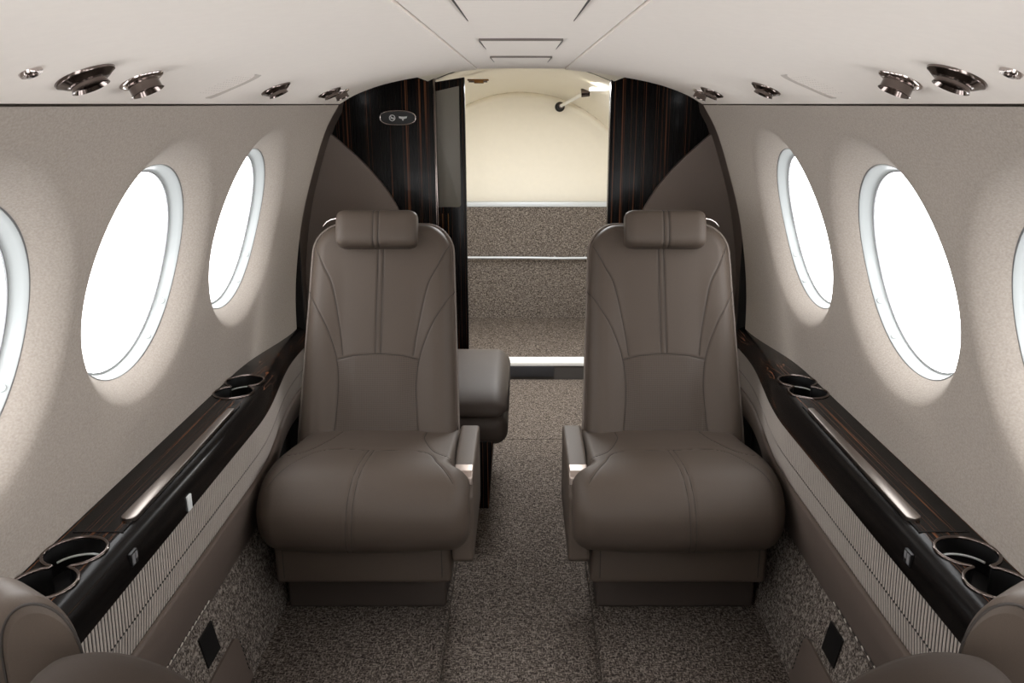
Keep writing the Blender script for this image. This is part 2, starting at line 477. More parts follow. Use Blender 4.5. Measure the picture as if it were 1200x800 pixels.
# outer skin that closes the cabin below the windows and around the aft bay
sk = thing('wall_outer', 'dark fuselage skin behind the cabin lining', 'wall', (0, 2, -.12), kind='structure')
for sg in (-1, 1):
    box('skin_panel', sg * .82, sg * .835, Y0 - .05, 2.84, -.12, .56, M['dark'], sk)
    box('skin_panel', sg * .822, sg * .84, 2.83, 5.24, -.12, 1.52, M['dark'], sk)
    box('skin_panel', sg * .74, sg * .835, 2.8305, 2.84, -.12, 1.30, M['dark'], sk)
    box('skin_panel', sg * .66, sg * .835, 2.8305, 2.84, 1.30, 1.52, M['dark'], sk)
box('skin_panel', -.84, .84, 2.80, 5.24, 1.50, 1.52, M['dark'], sk)
box('skin_panel', -.84, .84, 5.22, 5.24, -.12, 1.52, M['dark'], sk)
box('skin_panel', -.84, .84, 2.825, 2.832, 1.43, 1.51, M['dark'], sk)

# ------------------------------------------------------------------ side consoles
def off(y): return .10 * sstep(1.92, 2.78, y)
def zdrop(y): return -.045 * sstep(2.15, 2.80, y)
CY0, CY1 = Y0 + .01, 2.825
def console(sg):
    side = 'left' if sg < 0 else 'right'
    t = thing('side_console', 'long ebony veneer ledge with cup holders along the %s wall' % side, 'ledge', (sg * .70, 1.0, 0), 'side consoles')
    ys = np.concatenate([np.linspace(CY0, 1.9, 14), np.linspace(1.96, CY1, 22)])
    # wooden ledge: closed loft
    sec = [(.775, .545), (.775, .612), (.700, .612), (.668, .6118), (.654, .609), (.645, .603), (.639, .592), (.6365, .575), (.636, .552), (.638, .546), (.646, .5435)]
    bm = bmesh.new(); rows = []
    for y in ys:
        o = off(y); dz = zdrop(y)
        rows.append([bm.verts.new((sg * (min(x + o, .80) if x < .77 else .80), y, z + dz)) for x, z in sec])
    m = len(sec)
    for i in range(len(rows) - 1):
        for j in range(m): bm.faces.new((rows[i][j], rows[i + 1][j], rows[i + 1][(j + 1) % m], rows[i][(j + 1) % m]))
    bm.faces.new(rows[0]); bm.faces.new(rows[-1][::-1])
    ledge = from_bm('wood_ledge', bm, M['wood_long'], t, True, 35)
    # figure of eight cup holders
    R = .0475; XC = .7115
    cut = []; defs = []
    for (ya, yb) in ((2.092, 2.003), (1.222, 1.128)):
        dd = (ya - yb) / 2; ym = (ya + yb) / 2
        outl = []
        # blend of two circles with a softened waist
        a0 = math.acos(min(1, dd / R)) + .16
        top = [(R * math.cos(a), dd + R * math.sin(a)) for a in np.linspace(-PI / 2 + a0, 3 * PI / 2 - a0, 30)]
        bot = [(-x, -y) for x, y in top]
        outl = top + bot
        outl = [tuple(p) for p in catmull(outl, 84, True)]
        poly = [(sg * (XC + x), ym + y) for x, y in outl]
        cut.append(prism('cutter', poly, 'z', .56, .70, M['black'])); defs.append((poly, outl, ym, dd))
    boolean_cut(ledge, cut)
    for poly, outl, ym, dd in defs:
        c = tube('cup_holder', [(p[0], p[1], .6125) for p in poly], .0032, M['dark_chrome'], t, 8, True)
        ip = [(sg * XC + (p[0] - sg * XC) * .972, ym + (p[1] - ym) * .985) for p in poly]
        r0 = [[(p[0], p[1], z) for p in ip] for z in (.6125, .5625)]
        grid('well', np.array(r0), M['black'], c, closed_v=True)
        mesh('well_floor', [(p[0], p[1], .562) for p in ip], [tuple(range(len(poly)))], M['black'], c, False)
        for s_ in (1, -1):
            ring = [(sg * (XC + (R - .003) * math.cos(a)), ym + s_ * dd + (R - .003) * math.sin(a), .583) for a in np.linspace(0.12 * PI * 1, .88 * PI, 24) * s_]
            tube('inner_ring', ring, .0020, M['bright'], c, 8)  # white colour stands in for the metal ring's highlight
    # table lid and pull bar
    lid = [(sg * .664, 1.288), (sg * .7420, 1.288), (sg * .7475, 1.294), (sg * .7475, 1.925), (sg * .742, 1.931), (sg * .672, 1.931), (sg * .664, 1.90)]
    prism('table_lid', lid, 'z', .606, .6133, M['wood_long'], t, .0006, 1)
    ring = [(sg * (x), y, .6126) for x, y in ((.6635, 1.2875), (.748, 1.2875))]
    tube('lid_gap', ring, .0012, M['dark'], t, 6)
    bar = []
    for a in np.linspace(PI, 2 * PI, 9): bar.append((.6735 + .0135 * math.cos(a), 1.335 + .0135 * math.sin(a)))
    for a in np.linspace(0, PI, 9): bar.append((.6735 + .0085 * math.cos(a), 1.865 + .0085 * math.sin(a)))
    prism('pull_bar', [(sg * x, y) for x, y in bar], 'z', .611, .6195, M['satin'], t, .003, 3)
    # ports on the front of the ledge
    pb = box('port', sg * .6345, sg * .640, 1.244, 1.268, .570, .594, M['black'], t, .001)
    box('port_face', sg * .6335, sg * .637, 1.247, 1.256, .573, .591, M['portgrey'], pb, .0005)
    box('port_face', sg * .6335, sg * .637, 1.259, 1.266, .579, .591, M['portgrey'], pb, .0005)
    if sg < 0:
        box('ledge_reflection', sg * .6335, sg * .640, 1.484, 1.502,   .550, .580, M['bright'], t, .001)  # white plate stands in for a reflection on the veneer
    # pleated panel
    def xr(z, y): return np.interp(z, [.40, .47, .545], [.655, .646, .643]) + off(y)
    zr = [.3995, .43, .4655]; zr2 = [.4685, .50, .55]
    bk = []
    for y in ys: bk.append([(sg * (xr(z, y) + .0034), y, z + zdrop(y)) for z in (.390, .43, .467, .50, .55)])
    grid('pleat_backing', np.array(bk), M['black'], t, flip=(sg > 0))
    V = []; F = []
    pit = .0105
    yy = CY0 + .01
    k = 0
    while yy < CY1 - .01:
        for zset, sh in ((zr, 0.0), (zr2, pit * .35)):
            b = len(V)
            for z in zset:
                for q in range(5):
                    a = PI * q / 4; y = yy + sh - .0030 * math.cos(a)
                    V.append((sg * (xr(z, y) + .003 - .0019 * math.sin(a)), y, z + float(zdrop(y))))
            for i in range(2):
                for q in range(4): F.append((b + i * 5 + q, b + i * 5 + q + 1, b + (i + 1) * 5 + q + 1, b + (i + 1) * 5 + q))
        yy += pit; k += 1
    rp = mesh('pleated_panel', V, F, M['rib'], t, True); rp['kind'] = 'stuff'
    # leather dado
    def dado(y): return [(.654, .411), (.647, .410), (.645, .404), (.660, .33), (.672, .285), (.680, .250), (.684, .243), (.700, .240)]
    rows = [[(sg * (x + off(y)), y, z + zdrop(y) * (z > .3)) for x, z in dado(y)] for y in ys]
    grid('leather_dado', np.array(rows), M['leather_dark'], t, flip=(sg > 0))
    st = []; sf = []
    y = 1.30
    while y < 1.615:
        V_, F_ = tube_data([(sg * .6740, y, .264), (sg * .6730, y + .009, .2685)], .0017, 5)
        n0 = len(st); st += V_; sf += [tuple(i + n0 for i in f) for f in F_]; y += .0185 if sg < 0 else .031
    s = mesh('stitching', st, sf, M['pale_thread'], t); s['kind'] = 'stuff'
    tube('stitch_groove', [(sg * .6758, y, .2645) for y in (1.295, 1.62)], .0016, M['thread'], t, 6)
    # carpeted kick panel
    rows = [[(sg * x, y, z) for x, z in ((.690 + off(y) * .3, .247), (.684 + off(y) * .3, .243), (.636, .012), (.632, 0.0))] for y in ys]
    grid('carpet_kick_panel', np.array(rows), M['carpet_wall'], t, flip=(sg > 0))
    nk = Vector((-.98 * sg, 0, .20)).normalized()
    def onk(y, z, d=0.0):
        x = .636 + (z - .012) * (.684 - .636) / (.243 - .012); return (sg * (x - d), y, z + d * .2)
    def slab(name, pts, d, mat, bevel=0):
        A = [onk(y, z, -.004) for y, z in pts]; B = [onk(y, z, d) for y, z in pts]; n = len(pts)
        F = [tuple(range(n)), tuple(range(2 * n - 1, n - 1, -1))] + [(i, n + i, n + (i + 1) % n, (i + 1) % n) for i in range(n)]
        bm = bmesh.new(); bv = [bm.verts.new(v) for v in A + B]
        for f in F: bm.faces.new([bv[i] for i in f])
        return from_bm(name, bm, mat, t, True, 40)
    sk = slab('power_outlet', [(1.556, .148), (1.628, .148), (1.628, .216), (1.556, .216)], .004, M['black'])
    pad = [(1.30, .004), (1.725, .004), (1.722, .05)] + [(1.69 + .022 * math.cos(a), .102 + .022 * math.sin(a)) for a in np.linspace(0, PI / 2, 7)] + [(1.30, .124)]
    slab('leather_pad', pad, .006, M['leather_dark'])
    st = []; sf = []
    for i in range(7):
        z = .03 + i * .0115
        V_, F_ = tube_data([onk(1.714, z, .0066), onk(1.713, z + .006, .0066)], .0013, 5)
        n0 = len(st); st += V_; sf += [tuple(q + n0 for q in f) for f in F_]
    s = mesh('pad_stitching', st, sf, M['black'], t); s['kind'] = 'stuff'
    return t
for sg in (-1, 1): console(sg)

# ------------------------------------------------------------------ aft partition
YP = 3.20
for sg in (-1, 1):
    side = 'left' if sg < 0 else 'right'
    w = thing('wall_aft_%s' % side, 'ebony veneer partition panel with copper grain %s of the doorway' % side, 'partition', (sg * .58, YP, 0), kind='structure')
    xi = .312 if sg < 0 else .327
    box('veneer_panel', sg * xi, sg * .82, YP, YP + .035, -.02, 1.389, M['wood_up'], w, .003)
    box('edge_trim', sg * (xi - .004), sg * (xi + .004), YP - .006, YP + .04, -.02, 1.388, M['dark_chrome'] if sg < 0 else M['wood_up'], w, .0015)
    # leather wing
    c = catmull([(.700, 1.205), (.661, 1.173), (.551, 1.067), (.456, .928), (.395, .72), (.365, .45), (.355, .02)], 40)
    poly = [(sg * x, z) for x, z in c] + [(sg * .815, .02), (sg * .815, 1.205)]
    prism('leather_wing', poly, 'y', YP - .028, YP - .001, M['wing'], w, .003, 2)
    # lining between arch and partition
    rows = [[(sg * (xw(min(z, 1.297)) + .055 + max(0, z - 1.297) * .2), y, z) for z in np.linspace(.0, 1.42, 30)] for y in (2.829, YP - .001)]
    grid('leather_lining', np.array(rows), M['leather_dark'], w, flip=(sg > 0))
vc = thing('trim_1', 'cream roof lining between arch and partition', 'trim', (0, 3.0, 1.43), kind='structure')
box('roof_lining', -.80, .80, 2.826, 3.30, 1.46, 1.48, M['cream'], vc)

# sliding door
d = thing('door_1', 'partly open sliding door with smoked glass pane and ebony frame', 'door', (-.26, 3.26, 0), kind='structure')
def dz(x): return 1.372 + (x + .35) * .16
xa, xb = -.345, -.206
prism('door_leaf', [(xa, -.01), (xb, -.01), (xb, dz(xb)), (xa, dz(xa))], 'y', 3.250, 3.280, M['wood_up'], d, .003)
gp = [(xa, .925), (-.236, .925), (-.230, .927), (-.2265, .934), (-.2265, dz(-.2265) - .028), (xa, dz(xa) - .035)]
gl = prism('glass_pane', gp, 'y', 3.2465, 3.252, M['smoked'], d, .002)
for x in (-.298, -.276):
    box('inlay_strip', x - .0014, x + .0014, 3.2485, 3.251, .10, .90, M['bronze'], d)

# lavatory sign
s = thing('lavatory_sign', 'small oval black placard with chrome rim on dark veneer panel', 'sign', (-.446, YP - .002, 1.226))
def stadium(cx, cz, hw, hh, n=48, p=2.6):
    o = []
    for k in range(n):
        a = 2 * PI * k / n; c_, s_ = math.cos(a), math.sin(a); q = (abs(c_) ** p + abs(s_) ** p) ** (-1 / p)
        o.append((cx + hw * q * c_, cz + hh * q * s_))
    return o
prism('face', stadium(-.446, 1.252, .063, .0235), 'y', YP - .008, YP - .001, M['black'], s)
tube('rim', [(x, YP - .007, z) for x, z in stadium(-.446, 1.252, .064, .0245)], .0028, M['chrome'], s, 8, True)
tube('no_smoking_symbol', [(-.466 + .0100 * math.cos(a), YP - .0085, 1.252 + .0100 * math.sin(a)) for a in np.linspace(0, 2 * PI, 24, endpoint=False)], .0016, M['glyph'], s, 6, True)
box('cigarette_symbol', -.472, -.459, YP - .010, YP - .0082, 1.2495, 1.2535, M['glyph'], s)
tube('slash_symbol', [(-.473, YP - .0092, 1.259), (-.459, YP - .0092, 1.245)], .0014, M['glyph'], s, 6)
prism('belt_symbol', [(-.442, 1.2575), (-.431, 1.2565), (-.424, 1.2565), (-.412, 1.2575), (-.4135, 1.2515), (-.422, 1.2485), (-.433, 1.2485), (-.441, 1.2515)], 'y', YP - .010, YP - .0082, M['glyph'], s)
box('buckle_symbol', -.430, -.425, YP - .0104, YP - .0082, 1.243, 1.2485, M['glyph'], s)

# ------------------------------------------------------------------ baggage bay
bay = thing('wall_back', 'cream domed baggage bay with rear bulkhead', 'wall', (0, 4.6, 0), kind='structure')
def Rb(y): return float(np.interp(y, [2.9, 4.75, 5.0, 5.12], [.815, .778, .752, .722]))
rows = []
for y in [3.236, 3.5, 3.8, 4.1, 4.4, 4.7, 4.9, 5.02, 5.07, 5.10]:
    R = Rb(y)
    rows.append([(R * math.sin(a), y, .64 + R * math.cos(a)) for a in np.linspace(-2.2, 2.2, 60)])
grid('bay_lining', np.array(rows), M['cream'], bay, flip=False)
rows = []
for q, (rr, yy) in enumerate([(1.0, 5.10), (.985, 5.088), (.965, 5.085), (.945, 5.095), (.92, 5.112), (.85, 5.125), (.7, 5.135), (.4, 5.142), (.001, 5.145)]):
    R = Rb(5.1) * rr; rows.append([(R * math.sin(a), yy, .64 + R * math.cos(a)) for a in np.linspace(-PI, PI, 72, endpoint=False)])
grid('bulkhead_dome', np.array(rows), M['cream'], bay, closed_v=True)
rows = []
for y in (2.842, 3.0, 3.15, 3.24):
    R = Rb(y) + .002
    rows.append([(R * math.sin(a), y, .64 + R * math.cos(a)) for a in np.linspace(-.425, .425, 24)])
grid('roof_strip', np.array(rows), M['cream'], bay)
box('carpet_panel', -.70, .70, 5.02, 5.075, .045, .728, M['carpet_wall'], bay)
box('shelf_trim', -.70, .70, 5.012, 5.08, .722, .748, M['trimgrey'], bay, .003)
bf = thing('trim_2', 'raised carpeted baggage floor with white tread edge', 'floor', (0, 4.6, 0), kind='structure')
box('carpet_panel', -.70, .70, 4.175, 5.03, -.02, .052, M['carpet'], bf)
box('tread_plate', -.70, .70, 4.073, 4.178, .040, .058, M['sill'], bf, .003)
box('riser', -.70, .70, 4.077, 4.10, -.03, .0405, M['grey'], bf)
box('riser_insert', -.32, .165, 4.069, 4.078, -.016, .0405, M['charcoal'], bf, .004)
# restraint bar
b = thing('restraint_bar', 'thin metal rod across the baggage bay carpet', 'rod', (0, 4.99, .42))
tube('rod', [(-.40, 4.985, .428), (0.05, 4.985, .427), (.22, 4.985, .424), (.48, 4.985, .426)], .0075, M['trimgrey'], b)
for x in (-.39, .20, .38): tube('rod_clip', [(x, 4.985, .425), (x, 5.022, .425)], .007, M['trimgrey'], b)
# strut arm
b = thing('gas_strut', 'slim silver strut arm under the baggage bay roof', 'strut', (.26, 4.6, 1.29))
tube('strut_rod', [(.305, 4.25, 1.352), (.228, 4.99, 1.292)], .009, M['sill'], b)
lathe('strut_foot', [(.0, -.01), (.028, -.01), (.028, .004), (.016, .012), (.016, .03), (.0, .03)], M['black'], b, (.223, 5.075, 1.285), (.05, -1, .05), 20)
lathe('strut_head', [(.0, -.02), (.02, -.02), (.02, .02), (.0, .02)], M['dark_chrome'], b, (.307, 4.24, 1.353), (1, 0, .1), 20)
lathe('strut_socket', [(.0, -.02), (.015, -.02), (.015, .03), (.0, .03)], M['dark_chrome'], b, (.227, 5.02, 1.290), (.05, -1, .05), 16)
# roof latch
b = thing('roof_latch', 'small bronze latch on the cream roof beyond the doorway', 'latch', (-.172, 3.60, 1.39))
box('latch_plate', -.215, -.130, 3.575, 3.625, 1.3905, 1.397, M['bronze'], b, .002)
box('latch_tongue', -.188, -.150, 3.568, 3.60, 1.380, 1.392, M['bronze'], b, .002)
tube('latch_pin', [(-.21, 3.58, 1.387), (-.135, 3.58, 1.387)], .003, M['dark_chrome'], b)
b = box('roof_bracket', .285, .36, 3.62, 3.70, 1.352, 1.366, M['cream'], None, .003)
tag(b, 'small cream bracket under the baggage bay roof beside the right panel', 'bracket')

# ------------------------------------------------------------------ ceiling fittings
CN = Vector((.395, 0, -.919))            # inward normal of the left vault at the fittings
def cpos(y): return Vector((-.513, y, 1.3330))
def gasper(y, r, label):
    t = thing('air_gasper', label, 'air vent', cpos(y), 'overhead air gaspers')
    lathe('flange', [(0, -.004), (r, -.004), (r, .0015), (r * .97, .004), (r * .90, .005), (r * .72, .009), (r * .66, .010), (0, .010)], M['dark_chrome'], t, cpos(y), CN)
    lathe('nozzle', [(0, .009), (r * .66, .008), (r * .60, .010), (r * .60, .013), (r * .63, .016), (r * .56, .0165), (r * .48, .012), (r * .2, .010), (0, .010)], M['dark_chrome'], t, cpos(y), CN)
    return t
def spot(y, r, label):
    t = thing('reading_light', label, 'light', cpos(y), 'overhead reading lights')
    lathe('flange', [(0, -.004), (r, -.004), (r, .0015), (r * .95, .004), (r * .8, .006), (r * .7, .006), (0, .006)], M['chrome'], t, cpos(y), CN)
    lathe('barrel', [(0, .005), (r * .68, .004), (r * .68, .016), (r * .74, .019), (r * .70, .0195), (r * .6, .012), (0, .010)], M['dark_chrome'], t, cpos(y), CN)
    return t
def stud(y, r, label):
    t = thing('oxygen_stud', label, 'stud', cpos(y))
    lathe('rim', [(0, -.004), (r, -.004), (r, .0015), (r * .9, .004), (r * .6, .004), (0, .004)], M['chrome'], t, cpos(y), CN)
    lathe('lens', [(0, .003), (r * .55, .003), (r * .45, .006), (0, .007)], M['dark_chrome'], t, cpos(y), CN)
    return t
def grille(y, label):
    t = thing('speaker_grille', label, 'speaker', cpos(y))
    U = Vector((0, 1, 0)); W = Vector((.919, 0, .395)); c = Vector((-.511, y - .022, 1.3342)); R = .0545
    V = []; n = 25
    for q, a in enumerate(np.linspace(-1.22, 1.22, n)):
        hw = .022 + .022 * (abs(q - 12) / 12) ** 3
        if q in (0, n - 1): hw *= .6
        for dy in (-hw, 0):
            for d in (-.001, .0006):
                p = c + U * (R * math.cos(a) + dy) + W * (R * math.sin(a)); p.z = float(np.interp(-p.x, CP[::-1, 0], CP[::-1, 1])); V.append(p + CN * d)
    F = []
    for i in range(n - 1):
        b = i * 4
        F += [(b + 1, b + 5, b + 7, b + 3), (b, b + 4, b + 5, b + 1), (b + 3, b + 7, b + 6, b + 2)]
    mesh('rim_slot_shade', V, F, M['slot'], t, False)  # flat tinted crescent paints the shading along the grille rim
    V = []; F = []
    for i in range(-7, 8):
        for j in range(-7, 8):
            u = (i + .5 * (j % 2)) * .013 - .035; w = j * .0085
            if abs(w) > .042 or abs(u + .03) > .045: continue
            p = c + U * u + W * w; p.z = float(np.interp(-p.x, CP[::-1, 0], CP[::-1, 1])) - .0007
            b0 = len(V)
            for k in range(6): V.append(p + (U * 3.0 * math.cos(k * PI / 3) + W * math.sin(k * PI / 3)) * .0010)
            F.append(tuple(range(b0, b0 + 6)))
    o = mesh('perforations', V, F, M['slot'], t, False); o['kind'] = 'stuff'
    return t
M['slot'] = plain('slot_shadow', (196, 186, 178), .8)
def place(fn, y, r, what):
    a = fn(y, r, what + ' on the left side') if r else fn(y, what + ' on the left side')
    mirror(a, None, what + ' on the right side')
place(stud, .935, .0125, 'tiny chrome oxygen stud, nearest overhead fitting')
place(gasper, 1.05, .036, 'large chrome air gasper with wide flared flange')
place(spot, 1.205, .031, 'chrome cylindrical reading light next to the large gasper')
place(grille, 1.60, None, 'faint perforated speaker grille with curved edge, flush in ceiling')
place(gasper, 1.86, .033, 'medium chrome air gasper between speaker grille and aft fittings')
place(gasper, 2.385, .034, 'small chrome air gasper nearest the arch')
place(spot, 2.52, .027, 'small reading light last in the overhead row by the arch')

# ------------------------------------------------------------------ seats
def poly_dist(P, line):
    """distance of Nx2 points to a polyline"""
    d = np.full(len(P), 1e9); L = np.array(line)
    for a, b in zip(L[:-1], L[1:]):
        ab = b - a; t = np.clip(((P - a) @ ab) / (ab @ ab), 0, 1)
        d = np.minimum(d, np.linalg.norm(P - (a + t[:, None] * ab), axis=1))
    return d

def make_seat():
    CX = -.408
    t = thing('passenger_seat', 'left brown leather cabin seat in front of the veneer bench', 'seat', (-.40, 2.1, 0), 'aft cabin seats')
    L = M['leather']
    # ---- base and skirt
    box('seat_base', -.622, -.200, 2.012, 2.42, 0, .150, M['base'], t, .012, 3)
    sk = box('footrest_skirt', -.622, -.176, 1.925, 2.30, .125, .245, L, t, .016, 4)
    for x in (-.600, -.2):
        tube('skirt_seam', [(x, 1.930, .135), (x, 1.9245, .145), (x, 1.9245, .232)], .0011, M['thread'], sk, 6)
    # ---- cushion
    prof = catmull([(2.32, .398), (2.20, .412), (2.08, .430), (1.985, .441), (1.91, .438), (1.86, .415), (1.828, .37), (1.828, .315), (1.852, .272), (1.895, .247), (2.0, .24), (2.3, .24)], 400)
    arc = np.concatenate([[0], np.cumsum(np.linalg.norm(np.diff(prof, axis=0), axis=1))]); SL = arc[-1]
    tg = np.gradient(prof, axis=0); nm = np.stack([-tg[:, 1], tg[:, 0]], 1); nm /= np.linalg.norm(nm, axis=1)[:, None]
    if nm[60, 1] < 0: nm = -nm
    def pr(s): return np.stack([np.interp(s, arc, prof[:, 0]), np.interp(s, arc, prof[:, 1])], 1)
    def pn(s): return np.stack([np.interp(s, arc, nm[:, 0]), np.interp(s, arc, nm[:, 1])], 1)
    def s_of(y, z): return arc[np.argmin((prof[:, 0] - y) ** 2 + (prof[:, 1] - z) ** 2)]
    def s_top(y): k = np.argmin(abs(prof[:220, 0] - y)); return arc[k]
    def lim(s):
        p = pr(s); y = p[:, 0]
        xl = -.622 - .014 * sstep(2.25, 2.0, y) if False else -.622 - .014 * (1 - sstep(1.98, 2.28, y))
        xr_ = -.172 + .047 * (1 - sstep(1.925, 1.985, y))
        return xl, xr_
    def surf(x, s, extra=0.0):
        xl, xr_ = lim(s); y_ = pr(s)[:, 0]; rr = .048 - .032 * sstep(1.94, 2.0, y_)
        ins = 0
        for d, r in ((x - xl, np.full(len(x), .048)), (xr_ - x, rr)):
            e = np.clip(r - np.maximum(d, 0), 0, r); ins = ins + r - np.sqrt(np.maximum(r * r - e * e, 0))
        crown = .010 * (1 - ((x - (xl + xr_) / 2) / ((xr_ - xl) / 2)) ** 2)
        p = pr(s); n = pn(s); q = p + n * (crown - ins + extra)[:, None]
        return np.column_stack([x, q[:, 0], q[:, 1]])
    seams = [[(-.606, s_top(1.865)), (-.555, s_top(1.97)), (-.497, s_top(2.045)), (-.386, s_top(2.032)), (-.25, s_top(2.03)), (-.205, s_top(1.95)), (-.163, s_top(1.875))],
             [(-.612, s_top(2.0)), (-.554, s_top(2.03)), (-.52, s_top(2.13)), (-.50, s_top(2.24))],
             [(-.264, s_top(2.24)), (-.262, s_top(2.166)), (-.226, s_top(2.045)), (-.178, s_top(1.995))]]
    cl = [(-.383, s_top(2.032)), (-.389, s_top(1.95)), (-.399, s_of(1.86, .415)), (-.406, s_of(1.828, .34)), (-.413, s_of(1.852, .272)), (-.416, s_of(1.895, .247))]
    for dx in (-.007, .007): seams.append([(x + dx, s) for x, s in cl])
    seams = [[tuple(p) for p in catmull(q, 40)] for q in seams]
    nu, nv = 150, 170
    U = .5 - .5 * np.cos(np.linspace(0, PI, nu)); U = .5 * U + .5 * np.linspace(0, 1, nu)
    rows = []
    for s in np.linspace(0, SL, nv):
        ss = np.full(nu, s); xl, xr_ = lim(ss); x = xl + (xr_ - xl) * U
        P2 = np.column_stack([x, ss]); g = np.zeros(nu)
        for q in seams:
            dd = poly_dist(P2, q); g = np.maximum(g, np.exp(-(dd / .0025) ** 2))
        rows.append(surf(x, ss, -.0021 * g))
    P = np.array(rows); r, c = P.shape[:2]
    F = [(i * c + j, i * c + j + 1, (i + 1) * c + j + 1, (i + 1) * c + j) for i in range(r - 1) for j in range(c - 1)]
    F.append(tuple(i * c for i in range(r))); F.append(tuple(i * c + c - 1 for i in range(r))[::-1])
    cu = mesh('seat_cushion', P.reshape(-1, 3), F, L, t, True, 60)
    for q in seams:
        q = np.array(q); tube('seam', [tuple(v) for v in surf(q[:, 0], q[:, 1], np.full(len(q), -.0014))], .0009, M['thread'], cu, 5)
    # ---- backrest
    K = .25 / .56; H0, HT, RC = .385, .968, .080
    nrm2 = np.array([-1, K]) / math.hypot(1, K)           # forward normal in (y,z)
    def wid(h):
        w = .2246 - .0215 * np.clip((h - .40) / .5, 0, 1.1)
        e = np.clip(h - (HT - RC), 0, RC); return w - RC + np.sqrt(np.maximum(RC * RC - e * e, 0))
    def edge(x, h):
        w0 = .2246 - .0215 * np.clip((h - .40) / .5, 0, 1.1)
        dx = w0 - abs(x); dh = HT - h
        corner = (dx < RC) & (dh < RC)
        dc = RC - np.hypot(RC - dx, RC - dh)
        return np.where(corner, dc, np.minimum(dx, dh))
    def bsurf(x, h, extra=0.0):
        d = edge(x, h); r = .042
        e = np.clip(r - np.maximum(d, 0), 0, r); ins = r - np.sqrt(np.maximum(r * r - e * e, 0))
        bol = .012 * sstep(.10, .165, abs(x)) * (1 - sstep(.62, .95, h))
        lum = .014 * np.exp(-((h - .52) / .11) ** 2) * (1 - sstep(.06, .125, abs(x)))
        o = bol + lum + .006 * (1 - (x / .21) ** 2) - ins + extra
        y0 = 2.25 + (h - .40) * K
        return np.column_stack([CX + x, y0 + nrm2[0] * o, h + nrm2[1] * o])
    inn = [(.196, .905), (.165, .845), (.137, .79), (.110, .669), (.101, .607)]
    outr = [(.214, .785), (.180, .732), (.150, .683), (.121, .61), (.111, .54), (.1135, .46), (.121, .388)]
    arcs = [(-.119, .596), (-.065, .606), (0, .610), (.065, .606), (.119, .596)]
    B = [catmull(inn, 40), catmull([(-a, b_) for a, b_ in inn], 40), catmull(outr, 50), catmull([(-a, b_) for a, b_ in outr], 50), catmull(arcs, 30),
         np.array([(-.0075, .90), (-.0075, .609)]), np.array([(.0075, .90), (.0075, .609)])]
    nu, nv = 176, 210
    U = -np.cos(np.linspace(0, PI, nu)); U = .45 * U + .55 * np.linspace(-1, 1, nu)
    hs = np.concatenate([np.linspace(H0, HT - .02, nv - 14), HT - .02 + .02 * np.sin(np.linspace(.1, PI / 2, 14))])
    rows = []; flat = []
    for h in hs:
        x = U * wid(np.array([h]))[0]; hh = np.full(nu, h); P2 = np.column_stack([x, hh]); g = np.zeros(nu)
        for q in B: g = np.maximum(g, np.exp(-(poly_dist(P2, q) / .0025) ** 2))
        rows.append(bsurf(x, hh, -.0021 * g)); flat.append(P2)
    P = np.array(rows).reshape(-1, 3); X2 = np.array(flat)
    # split the upholstery panels along the seams
    io = np.array(sorted([tuple(q) for q in B[0]], key=lambda q: q[1])); oo = np.array(sorted([tuple(q) for q in B[2]], key=lambda q: q[1]))
    def region(x, h):
        ax = abs(x)
        if h < .787 and ax > np.interp(h, oo[:, 1], oo[:, 0]): return 'side_bolster'
        if h < np.interp(ax, [0, .065, .119], [.610, .606, .596]): return 'lumbar_panel'
        if h < .905 and ax > np.interp(h, io[:, 1], io[:, 0]): return 'shoulder_wing'
        return 'back_panel'
    parts = {}
    for i in range(nv - 1):
        for j in range(nu - 1):
            xm = (X2[i, j, 0] + X2[i, j + 1, 0]) / 2; hm = (X2[i, j, 1] + X2[i + 1, j, 1]) / 2
            k = region(xm, hm)
            if k in ('side_bolster', 'shoulder_wing'): k = (k, xm > 0)
            else: k = (k, False)
            parts.setdefault(k, []).append((i * nu + j, (i + 1) * nu + j, (i + 1) * nu + j + 1, i * nu + j + 1))
    # smooth vertex normals of the whole surface, so that the split does not show
    rest = None
    for (nm_, rgt), F in sorted(parts.items()):
        ids = sorted({i for f in F for i in f}); mp = {a: b_ for b_, a in enumerate(ids)}
        mesh(nm_, P[ids], [tuple(mp[i] for i in f) for f in F], M['perforated'] if nm_ == 'lumbar_panel' else L, t, True)
    for q in B:
        q = np.array(q); tube('seam', [tuple(v) for v in bsurf(q[:, 0], q[:, 1], np.full(len(q), -.0014))], .0009, M['thread'], t, 5)
    # shell behind
    hh = np.concatenate([np.linspace(H0 - .02, HT - RC, 12), HT - RC + RC * np.sin(np.linspace(.12, PI / 2, 12))])
    right = [(float(wid(np.array([h]))[0]), h) for h in hh]; loop = right + [(-x, h) for x, h in right[::-1]]
    def at(x, h, o, grow=0.0):
        sx = 1 + grow / .21; y0 = 2.25 + (h - .40) * K
        return (CX + x * sx, y0 + nrm2[0] * o, h + nrm2[1] * o + grow * (h > .8))
    R_ = [[at(x, h, o, g) for x, h in loop] for o, g in ((-.030, -.002), (-.045, .0035), (-.075, .0045), (-.10, -.006), (-.115, -.03))]
    sh = grid('back_shell', np.array(R_), M['leather_dark'], t, closed_v=True)
    mesh('shell_rear', R_[-1], [tuple(range(len(loop)))], M['leather_dark'], sh, False)
    tube('shell_piping', [at(x, h, -.044, .0045) for x, h in loop], .0042, M['piping'], sh, 8)
    # ---- headrest
    HC = np.array([2.468, .950]); ax_u = np.array([K, 1]) / math.hypot(1, K); ax_n = nrm2
    n_ = 64; a_ = np.linspace(0, 2 * PI, n_, endpoint=False)
